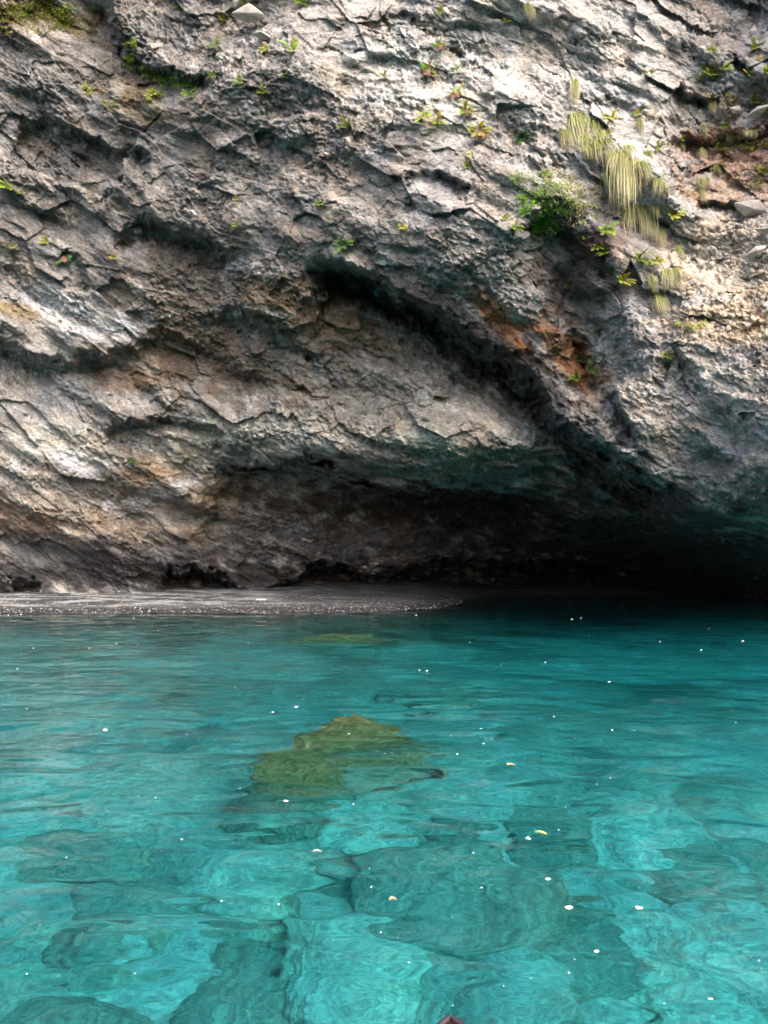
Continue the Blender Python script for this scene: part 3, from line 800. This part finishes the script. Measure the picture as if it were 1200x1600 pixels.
GRASS = [grass_mesh(i) for i in range(5)]
TUFTS = [  # u, v of the top, width px, length px, label
    (822, 14, 16, 40, 'straw-coloured tuft hanging near the top edge'),
    (897, 130, 15, 62, 'narrow tall tuft above the long band of grass'),
    (884, 205, 20, 48, 'pale tuft at the far left of the long grass band'),
    (905, 182, 40, 70, 'broad tuft topping the long grass band'),
    (921, 190, 30, 52, 'green-tinged tuft at the right of the topmost broad one'),
    (921, 232, 26, 30, 'short yellow-green tuft filling the middle of the grass band'),
    (943, 222, 34, 56, 'tuft on the shoulder of the grass band'),
    (965, 242, 34, 56, 'dense tuft in the middle of the grass band'),
    (980, 258, 44, 82, 'largest long tuft in the lower middle of the grass band'),
    (996, 258, 24, 40, 'short tuft on the right side of the largest long one'),
    (950, 275, 28, 62, 'deep green tuft hanging over the dark recess'),
    (958, 306, 18, 44, 'thin trailing tuft below the deep green one'),
    (988, 324, 44, 62, 'thick tuft at the lower end of the grass band'),
    (1006, 340, 26, 44, 'straw tuft on the right of the lowest thick one'),
    (1018, 325, 14, 28, 'small side tuft beside the lowest thick one'),
    (1000, 281, 13, 26, 'small straw tuft right of the grass band'),
    (1010, 240, 16, 32, 'lone tuft on grey rock right of the grass band'),
    (1024, 285, 17, 38, 'lone pointed tuft between the grass band and the gully'),
    (1029, 362, 20, 36, 'pale thin tuft below the lone fern on grey rock'),
    (1054, 388, 12, 40, 'straw tuft hanging at the left rim of the scree'),
    (1013, 435, 14, 34, 'small green tuft left of the pair on the white rib'),
    (1041, 424, 17, 44, 'left tuft of the straw pair on the white rib'),
    (1053, 424, 14, 44, 'right tuft of the straw pair on the white rib'),
    (1029, 467, 24, 36, 'bushy green tuft lowest on the white rib'),
    (1095, 200, 11, 30, 'slim tuft left of the reddish gully soil'),
    (1108, 162, 14, 32, 'green tuft below the dry bush at the top right'),
    (1138, 210, 18, 26, 'left of the two grey-white tufts under the gully ledge'),
    (1165, 209, 16, 20, 'right of the two grey-white tufts under the gully ledge'),
    (1095, 238, 14, 30, 'green tuft at the left edge of the orange soil'),
    (1110, 263, 13, 26, 'whitish tuft on the left of the orange soil'),
    (1090, 282, 14, 24, 'left of the twin tufts above the shadowed hollow'),
    (1101, 281, 14, 24, 'right of the twin tufts above the shadowed hollow'),
    (1092, 306, 10, 28, 'thin pale tuft below the twin tufts'),
    (1060, 228, 10, 18, 'tiny green tuft on the grey rock left of the gully'),
    (996, 190, 10, 46, 'wispy pale tuft dangling down the brightest rock'),
]
TUFTS += [
    (935, 208, 20, 30, 'small fresh tuft between the topmost broad tuft and the shoulder of the band'),
    (912, 214, 22, 44, 'yellowish tuft right of the pale far-left one'),
    (1004, 272, 15, 24, 'frayed tuft at the right edge of the grass band'),
    (970, 300, 18, 36, 'straw wisp below the dense middle tuft'),
    (975, 232, 18, 26, 'bushy green tuft at the top right of the dense middle one'),
    (1012, 352, 16, 30, 'wisp between the lowest thick tuft and its side tuft'),
]
for k, (u, v, w, L, label) in enumerate(TUFTS):
    p, nn = on_cliff(u, v)
    dist = p.y; m_px = dist / FPX * 1.05
    o = link(bpy.data.objects.new('grass_tuft', GRASS[k % 5]))
    o.location = p + Vector((0, -.06, 0))
    o.scale = (w * m_px / .44, .9, L * m_px / .78); o.rotation_euler = (0, -.25 + .42 * ((k * 37) % 10) / 10, 0)
    tag(o, label, 'grass tuft', 'grass tufts hanging on the cliff')

# low herb and moss cover: countless small leaves
mb = MB(); r = random.Random(5)
COVER = [  # u, v, ru, rv, tilt, count, colour
    (30, 18, 60, 24, 10, 900, (.20, .22, .035)), (95, 22, 40, 20, 10, 600, (.22, .25, .04)), (60, 42, 60, 12, 8, 350, (.16, .16, .03)),
    (207, 80, 9, 12, 0, 220, (.22, .30, .05)), (205, 98, 14, 10, 20, 260, (.24, .32, .05)), (222, 108, 10, 6, 0, 120, (.22, .30, .05)),
    (262, 124, 26, 9, 12, 420, (.22, .32, .05)), (300, 134, 20, 9, 14, 320, (.22, .32, .05)), (240, 148, 12, 8, 0, 160, (.30, .32, .08)),
    (180, 165, 22, 7, 15, 220, (.26, .26, .12)), (135, 142, 9, 9, 0, 150, (.26, .28, .05)), (160, 138, 14, 7, 0, 100, (.26, .22, .12)),
    (850, 305, 30, 24, 20, 620, (.16, .26, .05)), (905, 315, 36, 24, 10, 700, (.32, .33, .13)), (845, 348, 26, 14, 0, 700, (.17, .34, .04)),
    (822, 320, 12, 18, 0, 260, (.18, .34, .04)), (870, 290, 38, 14, 30, 320, (.22, .28, .08)), (865, 335, 22, 12, 0, 400, (.17, .33, .04)),
    (1120, 160, 24, 12, 10, 300, (.36, .33, .14)), (1160, 225, 40, 16, 0, 240, (.30, .30, .09)), (1078, 510, 16, 6, 0, 140, (.36, .35, .10)),
    (922, 238, 18, 14, 0, 260, (.30, .36, .10)), (1185, 280, 26, 20, 0, 160, (.28, .28, .08)), (1100, 118, 22, 16, 0, 220, (.22, .25, .06)),
    (20, 484, 20, 10, 0, 0, (.2, .2, .05)), (1045, 165, 30, 40, 0, 60, (.30, .32, .08)), (1020, 260, 40, 50, 0, 70, (.28, .33, .07)),
]
for (cu, cv, ru, rv, ang, cnt, col) in COVER:
    a = math.radians(ang)
    cl = [(r.gauss(0, .6), r.gauss(0, .6)) for _ in range(max(3, cnt // 28))]
    for k in range(cnt):
        cx_, cy_ = r.choice(cl)
        x, y = cx_ + r.gauss(0, .16), cy_ + r.gauss(0, .16)
        u = cu + ru * x * math.cos(a) - rv * y * math.sin(a); v = cv + ru * x * math.sin(a) + rv * y * math.cos(a)
        p, nn = on_cliff(max(-300, min(1500, u)), v)
        p = p + nn * r.uniform(.01, .12)
        s1 = r.uniform(.02, .055)
        d1 = Vector((r.gauss(0, 1), r.gauss(0, .6) - .5, r.gauss(0, 1) - .2)).normalized()
        d2 = d1.cross(Vector((r.gauss(0, 1), r.gauss(0, 1), r.gauss(0, 1)))).normalized()
        mb.face([p, p + d1 * s1 + d2 * s1 * .5, p + d1 * s1 * 2, p + d1 * s1 - d2 * s1 * .5], [c * r.uniform(.9, 1.9) for c in col])
for (u0, v0, sc_, kind, label) in FERNS:           # small herbs and moss in the cracks round the ferns
    for k in range(r.randint(6, 26)):
        u, v = u0 + r.gauss(0, 7), v0 + 3 + r.gauss(0, 4)
        p, nn = on_cliff(u, v); p = p + nn * r.uniform(.01, .05); s1 = r.uniform(.012, .032)
        d1 = Vector((r.gauss(0, 1), r.gauss(0, .6) - .5, r.gauss(0, 1) - .2)).normalized()
        d2 = d1.cross(Vector((r.gauss(0, 1), r.gauss(0, 1), r.gauss(0, 1)))).normalized()
        g = r.uniform(.6, 1.5)
        mb.face([p, p + d1 * s1 + d2 * s1 * .5, p + d1 * s1 * 2, p + d1 * s1 - d2 * s1 * .5], r.choice([(.22 * g, .27 * g, .06 * g), (.26 * g, .20 * g, .09 * g), (.14 * g, .20 * g, .05 * g)]))
o = link(bpy.data.objects.new('herb_cover', mb.mesh('herb_cover', M_fern)))
tag(o, 'low patches of moss and small herbs on the damp ledges of the cliff', 'ground cover', kind='stuff')

# stones of the scree gully, big ones first
STN = [stone_mesh(100 + i, mat=M_stone) for i in range(8)]
SB = [stone_mesh(200 + i, n=12, flat=(1, .8, .72), mat=M_bould, bevel=.035, sub=2, rough=.02) for i in range(3)]
BIG = [  # u, v, width px, flattening, mesh, name, label
    (1162, 330, 60, (1, .9, .66), 0, 0.15, 'boulder', 'big angular grey boulder lodged at the top of the scree'),
    (1176, 399, 40, (1, .9, .62), 1, -.2, 'boulder', 'smooth brown-grey boulder with a pointed left end at the right of the scree'),
    (1092, 377, 18, (1, 1, .9), 2, .3, 'stone', 'reddish stone beside the hollow left of the big boulder'),
    (1111, 370, 15, (1, 1, .9), 0, .5, 'stone', 'light grey stone under the hollow left of the big boulder'),
    (1127, 371, 14, (1, 1, .9), 1, .1, 'stone', 'grey stone between the light grey stone and the big boulder'),
    (1113, 393, 20, (1, 1, .9), 2, 1.0, 'stone', 'brown stone with a dark pit in the middle of the scree'),
    (1092, 416, 18, (1, 1, 1.15), 0, .8, 'stone', 'left, darker stone of the upright pair in the scree'),
    (1109, 419, 17, (1, 1, 1.15), 1, -.6, 'stone', 'right, paler stone of the upright pair in the scree'),
    (1137, 411, 15, (1, 1, .8), 2, .2, 'stone', 'flat grey stone right of the upright pair'),
    (1078, 443, 18, (1, 1, 1.2), 0, -.8, 'stone', 'blue-grey wedge stone low on the left rim of the scree'),
    (1097, 446, 13, (1, 1, .9), 1, .4, 'stone', 'small brown stone right of the blue-grey wedge'),
    (1190, 364, 34, (1, .9, .45), 2, .15, 'stone', 'flat slab half buried right below the big boulder'),
    (1067, 537, 17, (1, 1, .9), 1, .5, 'stone', 'dark stone jutting from the rim below the scree'),
    (1146, 176, 24, (1, .9, .8), 0, .1, 'boulder', 'rounded brown boulder on top of the gully ledge'),
    (1178, 184, 46, (1, .8, .42), 1, -.22, 'boulder', 'long tilted slab forming the gully ledge at the right edge'),
    (1176, 52, 16, (.8, .8, 2.0), 2, .15, 'stone', 'pale upright slab near the top right corner'),
    (392, 38, 60, (1, .8, .62), 0, -.1, 'boulder', 'rounded grey block bulging from the wall near the top edge'),
    (372, 14, 30, (1, .8, .8), 1, .4, 'boulder', 'smaller block wedged above the rounded grey one at the top edge'),
    (410, 62, 34, (1, .8, .6), 2, .2, 'boulder', 'cracked block under the rounded grey one at the top edge'),
]
r = random.Random(9)
for (u, v, w, fl, mi, rot, nm, label) in BIG:
    p, nn = on_cliff(u, v)
    S = w * p.y / FPX * 1.05
    o = link(bpy.data.objects.new(nm, SB[mi]))
    o.location = p + Vector((0, -.34 * S, 0)); o.scale = (S * fl[0], S * fl[1], S * fl[2])
    o.rotation_euler = (0, rot, 0)
    tag(o, label, nm)
for k in range(150):
    while True:
        u, v = r.uniform(1045, 1200), r.uniform(345, 520)
        if u - 1045 > (520 - v) * -.2 + 10 and math.hypot((u - 1150) / 100, (v - 430) / 90) < 1: break
    p, nn = on_cliff(u, v); S = r.choice([.06, .08, .10, .13, .17, .22]) * r.uniform(.8, 1.2)
    o = link(bpy.data.objects.new('stone', r.choice(STN)))
    o.location = p + Vector((0, -.3 * S, 0)); o.scale = (S, S, S * r.uniform(.7, 1.1))
    o.rotation_euler = (r.uniform(0, 6), r.uniform(0, 6), r.uniform(0, 6))
    tag(o, 'one of the small pale angular stones packed in the sunlit scree gully', 'stone', 'small stones in the scree gully')

# beach: pebbles, a bleached plank, bits of litter
def beach_point(u, v):
    dx, dz = ray(u, v)
    for y in np.arange(20, 45, .03):
        if CAM_H + dz * y < ground_z(np.array([dx * y]), np.array([y]))[0]: return Vector((dx * y, y, float(ground_z(np.array([dx * y]), np.array([y]))[0])))
    return Vector((dx * 30, 30, .3))
mb = MB(); r = random.Random(21)
n_p = 2600
bxs = np.array([r.uniform(-18, 3.5) for _ in range(n_p)]); bys = shore_y(bxs) + np.array([abs(r.gauss(.2, 2.0)) for _ in range(n_p)])
bzs = ground_z(bxs, bys)
for x, y, z in zip(bxs, bys, bzs):
    s = r.uniform(.012, .045); g = r.choice([.05, .07, .10, .15, .24]) 
    c = (g, g, g * 1.02)
    t = Vector((x, y, z + s * .8)); q = [Vector((x + s * r.uniform(.7, 1.3) * math.cos(a), y + s * math.sin(a), z)) for a in (0, 1.5, 3.1, 4.6)]
    for i in range(4): mb.face([q[i], q[(i + 1) % 4], t], c)
M_peb = simple_mat('beach_pebble', (.3, .3, .3), attr='tint', bump=0)
o = link(bpy.data.objects.new('beach_pebbles', mb.mesh('beach_pebbles', M_peb)))
tag(o, 'scattered grey and white pebbles on the dark shingle beach', 'pebbles', kind='stuff')

bm = bmesh.new(); bmesh.ops.create_cube(bm, size=1.0)
for vtx in bm.verts:
    vtx.co.x *= .42 * (1 if vtx.co.y > 0 else .9); vtx.co.y *= .12; vtx.co.z *= .05
bmesh.ops.bevel(bm, geom=bm.edges[:], offset=.01, segments=2, affect='EDGES')
me = bpy.data.meshes.new('driftwood_plank'); bm.to_mesh(me); bm.free(); me.materials.append(M_wood)
o = link(bpy.data.objects.new('driftwood_plank', me)); o.location = beach_point(408, 938) + Vector((0, 0, .03)); o.rotation_euler = (0, 0, .1)
tag(o, 'small bleached plank lying on the dark wet shingle near the waterline', 'driftwood')

# ------------------------------------------------------------------ boulders under the water
def seabed_point(u, v):
    dx, dz = ray(u, v)
    t = -CAM_H / dz
    e = Vector((dx * t, t, 0)); d = Vector((dx, 1, dz)).normalized()
    n_ = Vector((0, 0, 1)); c = -d.dot(n_); eta = 1 / 1.333
    rd = d * eta + n_ * (eta * c - math.sqrt(1 - eta * eta * (1 - c * c)))
    for s in np.arange(.1, 12, .05):
        q = e + rd * s
        if q.z < ground_z(np.array([q.x]), np.array([q.y]))[0]: break
    return q, e, rd, s
def dome_mesh(seed):
    bm = bmesh.new(); bmesh.ops.create_icosphere(bm, subdivisions=5, radius=.5)
    co = np.array([v.co[:] for v in bm.verts])
    _a, _b, c1 = voronoi(co[:, 0] * 2.6 + seed, co[:, 1] * 2.6, co[:, 2] * 2.6, 5 + seed)
    dd = .16 * fbm(co[:, 0] * 1.7 + seed * 3, co[:, 1] * 1.7, co[:, 2] * 1.7, 5, 17) + .012 * (c1 - .5)
    for v, q, k in zip(bm.verts, dd, co): v.co = Vector((k[0], k[1] * .9, k[2] * .6)) * (1 + 2 * float(q))
    me = bpy.data.meshes.new('submerged_boulder'); bm.to_mesh(me); bm.free()
    me.polygons.foreach_set('use_smooth', [True] * len(me.polygons)); me.materials.append(None)
    return me
def mound_mesh(seed):
    n1, n2 = 70, 120; vs = []
    for i in range(n1):
        t = i / (n1 - 1)
        for j in range(n2):
            a = math.tau * j / n2
            vs.append((t * .5 * math.cos(a), t * .5 * math.sin(a), 0))
    co = np.array(vs); rad = np.hypot(co[:, 0], co[:, 1]) * 2
    h = 1 - rad ** 1.3 + .34 * fbm(co[:, 0] * 5 + seed, co[:, 1] * 5, co[:, 0] * 0, 5, 17) + .05 * ridged(co[:, 0] * 14, co[:, 1] * 14, co[:, 0] * 0, 3, 19)
    co[:, 2] = h
    f = [(i * n2 + j, i * n2 + (j + 1) % n2, (i + 1) * n2 + (j + 1) % n2, (i + 1) * n2 + j) for i in range(n1 - 1) for j in range(n2)]
    me = np_mesh('submerged_boulder', co, np.array(f)[:, ::-1]); me.materials.append(M_olive)
    return me
MOUND = [mound_mesh(i) for i in range(2)]
SUBM = [dome_mesh(i) for i in range(5)]
def sub_with(mat):
    out_ = []
    for m0 in SUBM:
        c = m0.copy(); c.materials.clear(); c.materials.append(mat); out_.append(c)
    return out_
SM = {'d': sub_with(M_sub), 'p': sub_with(M_subpale), 'o': sub_with(M_olive), 'k': sub_with(M_subdark)}
SUNK = [ # u, v, width px, height factor, kind, lift toward the surface 0..1, label
    (550, 1122, 150, .75, 'o', .64, 'olive-brown weedy boulder rising almost to the surface'),
    (462, 1163, 95, .6, 'o', .45, 'lower brown shoulder rock left of the weedy boulder near the surface'),
    (470, 1235, 200, .5, 'd', .1, 'dark rock in the blue shadow below the weedy boulder'),
    (585, 1215, 110, .6, 'p', .2, 'pale rounded rock right below the weedy boulder'),
    (735, 1345, 215, .95, 'd', .2, 'large rounded greenish boulder right of centre under clear water'),
    (365, 1310, 150, .9, 'p', .15, 'rounded pale boulder with a dark curved lower edge left of centre'),
    (240, 1405, 150, .5, 'd', .05, 'dim boulder deep under water at the lower left'),
    (560, 1465, 140, .75, 'p', .05, 'pale boulder in the middle foreground under water'),
    (370, 1560, 130, .5, 'd', .05, 'blue-shadowed boulder near the bottom edge left of centre'),
    (860, 1255, 110, .5, 'd', .1, 'dark flat boulder in the right middle distance under water'),
    (1000, 1265, 150, .8, 'p', .1, 'light boulder under water at the right middle distance'),
    (1080, 1330, 150, .5, 'd', .05, 'dark boulder near the right edge under water'),
    (150, 1290, 120, .5, 'd', .05, 'greyish boulder under the reflections at the left'),
    (1130, 1480, 180, .55, 'p', .15, 'pale streaked boulder at the lower right under water'),
    (900, 1500, 150, .45, 'd', .0, 'dim flat boulder in the right foreground under water'),
    (130, 1580, 130, .5, 'd', .1, 'dark blue boulder in the lower left corner under water'),
    (660, 1060, 110, .5, 'd', .2, 'distant dark reef rock behind the weedy boulder'),
    (880, 1125, 130, .5, 'd', .1, 'distant dark boulder under water right of the weedy boulder'),
    (530, 990, 110, .4, 'o', .5, 'faint brown shoal rock just under the surface near the cave'),
    (350, 1080, 130, .5, 'd', .05, 'dim rock under water left of the weedy boulder'),
]
for k, (u, v, w, hf, kd, lift, label) in enumerate(SUNK):
    q, e, rd, s = seabed_point(u, v)
    p = e + rd * (s * (1 - lift))
    S = w * (p - Vector((0, 0, CAM_H))).length / FPX
    zb = float(ground_z(np.array([p.x]), np.array([p.y]))[0])
    o = link(bpy.data.objects.new('submerged_boulder', SM[kd][k % 5]))
    topz = p.z if lift > .3 else None
    H = S * hf / .6 * 1.2
    if topz is not None:           # tall enough to stand on the seabed
        o.data = MOUND[k % 2]; o.location = (p.x, p.y, zb - .1); o.scale = (S * 1.95, S * .75, topz - zb)
    else:
        o.location = (p.x, p.y, zb - .17 * S * hf); o.scale = (S * 1.3, S * 1.45, S * hf / .62)
    o.rotation_euler = (0, 0, r.uniform(0, 6) if lift < .3 else .3)
    tag(o, label, 'boulder', 'boulders under the water')

# ------------------------------------------------------------------ flecks of foam and leaf litter on the water
def water_point(u, v):
    dx, dz = ray(u, v); t = -CAM_H / dz
    return Vector((dx * t, t, float(waves(np.array([dx * t]), np.array([t]))[0])))
def fleck_mesh(seed, mat, name='foam_fleck'):
    r_ = random.Random(seed); bm = bmesh.new()
    for k in range(14):
        a = r_.uniform(0, 6.28); q = r_.uniform(.5, 1)
        bm.verts.new((.5 * q * math.cos(a), .36 * q * math.sin(a), r_.uniform(-.08, .16)))
    bmesh.ops.convex_hull(bm, input=bm.verts[:])
    for v_ in [v_ for v_ in bm.verts if not v_.link_faces]: bm.verts.remove(v_)
    me_ = bpy.data.meshes.new(name); bm.to_mesh(me_); bm.free(); me_.materials.append(mat)
    return me_
FL = [fleck_mesh(i, M_foam) for i in range(5)]
SPEC = [(889, 1416, 13, 'larger white foam fleck, left of the two big ones in the right foreground'),
        (997, 1413, 14, 'larger white foam fleck, right of the two big ones in the right foreground'),
        (932, 1482, 8, 'medium white fleck below and between the two big ones'),
        (826, 1310, 10, 'white fleck floating beside the yellow leaf'),
        (856, 1372, 8, 'white fleck above the left one of the two big ones'),
        (463, 1104, 6, 'white fleck floating behind the weedy boulder'),
        (165, 1140, 9, 'white fleck in the pale reflections at the left'),
        (447, 1252, 9, 'white fleck over the blue shadow below the weedy boulder'),
        (1110, 1563, 7, 'white fleck near the lower right corner')]
for u, v, w, label in SPEC:
    p = water_point(u, v); S = w * p.y / FPX * 1.1
    o = link(bpy.data.objects.new('foam_fleck', FL[w % 5])); o.location = p; o.scale = (S, S * 1.2, S * .8)
    tag(o, label, 'fleck', 'larger flecks floating on the water')
r = random.Random(33)
for k in range(105):
    v = 958 + 640 * r.random() ** 1.25; u = r.uniform(5, 1195)
    p = water_point(u, v); S = r.choice([2, 2.2, 2.4, 3, 3.4, 4.4]) * p.y / FPX
    o = link(bpy.data.objects.new('foam_fleck', FL[k % 5])); o.location = p; o.scale = (S, S * 1.1, S * (.7 + .05 * p.y)); o.rotation_euler = (0, 0, r.uniform(0, 6))
    tag(o, 'one of the many tiny white flecks drifting on the turquoise water', 'fleck', 'tiny flecks drifting on the water')
M_leaf = simple_mat('yellow_leaf', (.55, .50, .12), bump=0)
M_tan = simple_mat('tan_leaf', (.50, .38, .22), bump=0)
def sliver(u, v, L, W, ang, mat, name, label, cat):
    mb_ = MB(); p = water_point(u, v); S = p.y / FPX
    pts = [Vector((L * S * (t - .5), W * S * .6 * math.sin(t * 5), .006 + .004 * math.sin(t * 3))) for t in (0, .2, .4, .6, .8, 1)]
    for dz_ in (0, -.006):
        mb_.strip([q + Vector((0, 0, dz_)) for q in pts], [.15 * W * S, .5 * W * S, .6 * W * S, .55 * W * S, .35 * W * S, .05 * W * S], Vector((0, 1, 0)), [(1, 1, 1)] * 6)
    o = link(bpy.data.objects.new(name, mb_.mesh(name, mat))); o.location = p; o.rotation_euler = (0, 0, ang)
    tag(o, label, cat)
sliver(846, 1302, 20, 3, -.5, M_leaf, 'leaf', 'thin yellow-green leaf floating beside a white fleck', 'leaf')
sliver(496, 1330, 15, 2.5, 0, M_wood, 'twig', 'short pale twig floating left of the big submerged boulder', 'twig')
sliver(798, 1195, 12, 5, .2, M_tan, 'leaf', 'small tan leaf floating right of the weedy boulder', 'leaf')
sliver(614, 1407, 12, 4, .3, M_tan, 'leaf', 'small tan leaf floating over the foot of the big submerged boulder', 'leaf')
sliver(62, 1451, 3, 3, .3, M_tan, 'leaf', 'tiny tan leaf floating at the lower left', 'leaf')

# ------------------------------------------------------------------ the bow of the boat the picture is taken from
M_hull = simple_mat('boat_hull_brown', (.035, .02, .02), var=.15, rough=.45, spec=.35, bump=.05)
M_trim = simple_mat('boat_trim_brown', (.03, .02, .02), var=.1, rough=.35, spec=.5, bump=0)
boat = link(bpy.data.objects.new('boat', None)); 
BT = Vector((0.14, 1.60, 0.60))          # tip of the bow
dx, dz = ray(704, 1594); tt = (BT.z - CAM_H) / dz
BT = Vector((dx * tt, tt, BT.z))
boat.location = (BT.x, BT.y, 0)
tag(boat, 'pointed dark brown bow of the boat, at the bottom edge of the picture', 'boat')
def outline(t, half):            # t 0 tip .. 1 stern
    return half * math.sin(min(1, t * 1.5) * math.pi / 2) ** .75
sec = [0, .01, .03, .06, .1, .16, .25, .4, .6, .8, 1]
LEN, HALF = 3.4, .62
def hull_part(name, rings, mat, smooth=True):
    bm = bmesh.new(); vs = [[bm.verts.new(p) for p in ring] for ring in rings]
    for a, b in zip(vs[:-1], vs[1:]):
        for k in range(len(a) - 1): bm.faces.new((a[k], a[k + 1], b[k + 1], b[k]))
    bmesh.ops.remove_doubles(bm, verts=bm.verts[:], dist=.0005)
    bmesh.ops.recalc_face_normals(bm, faces=bm.faces[:])
    me = bpy.data.meshes.new(name); bm.to_mesh(me); bm.free(); me.materials.append(mat)
    me.polygons.foreach_set('use_smooth', [smooth] * len(me.polygons))
    o = link(bpy.data.objects.new(name, me)); o.parent = boat
    sm = o.modifiers.new('thick', 'SOLIDIFY'); sm.thickness = .012
    return o
rings = []
for t in sec:
    h = outline(t, HALF) + .004; y = -LEN * t; zt = BT.z - .18 * min(1, t * 3)
    keel = -.12 + (.45 * (1 - t * 6) if t < 1 / 6 else 0)
    ring = []
    for k in range(9):
        a = -1 + k / 4
        z = keel + (zt - keel) * abs(a) ** 2.2
        ring.append((h * math.copysign(abs(a) ** .6, a), y, z))
    rings.append(ring)
hull_part('hull', rings, M_hull)
rings = []
for t in [s_t for s_t in sec if s_t <= .25]:
    h = outline(t, HALF) + .004; y = -LEN * t; zt = BT.z - .18 * min(1, t * 3)
    rings.append([(h * a, y, zt + .002 + .03 * (1 - a * a) * min(1, t * 12)) for a in (-1, -.6, -.2, .2, .6, 1)])
hull_part('deck', rings, M_hull)
for sg in (-1, 1):
    rings = []
    for t in sec:
        h = outline(t, HALF) + .004; y = -LEN * t; zt = BT.z - .18 * min(1, t * 3)
        rings.append([(sg * (h + .006 * math.cos(a)), y, zt + .004 + .006 * math.sin(a)) for a in np.linspace(0, 2 * math.pi, 9)])
    hull_part('gunwale', rings, M_trim)
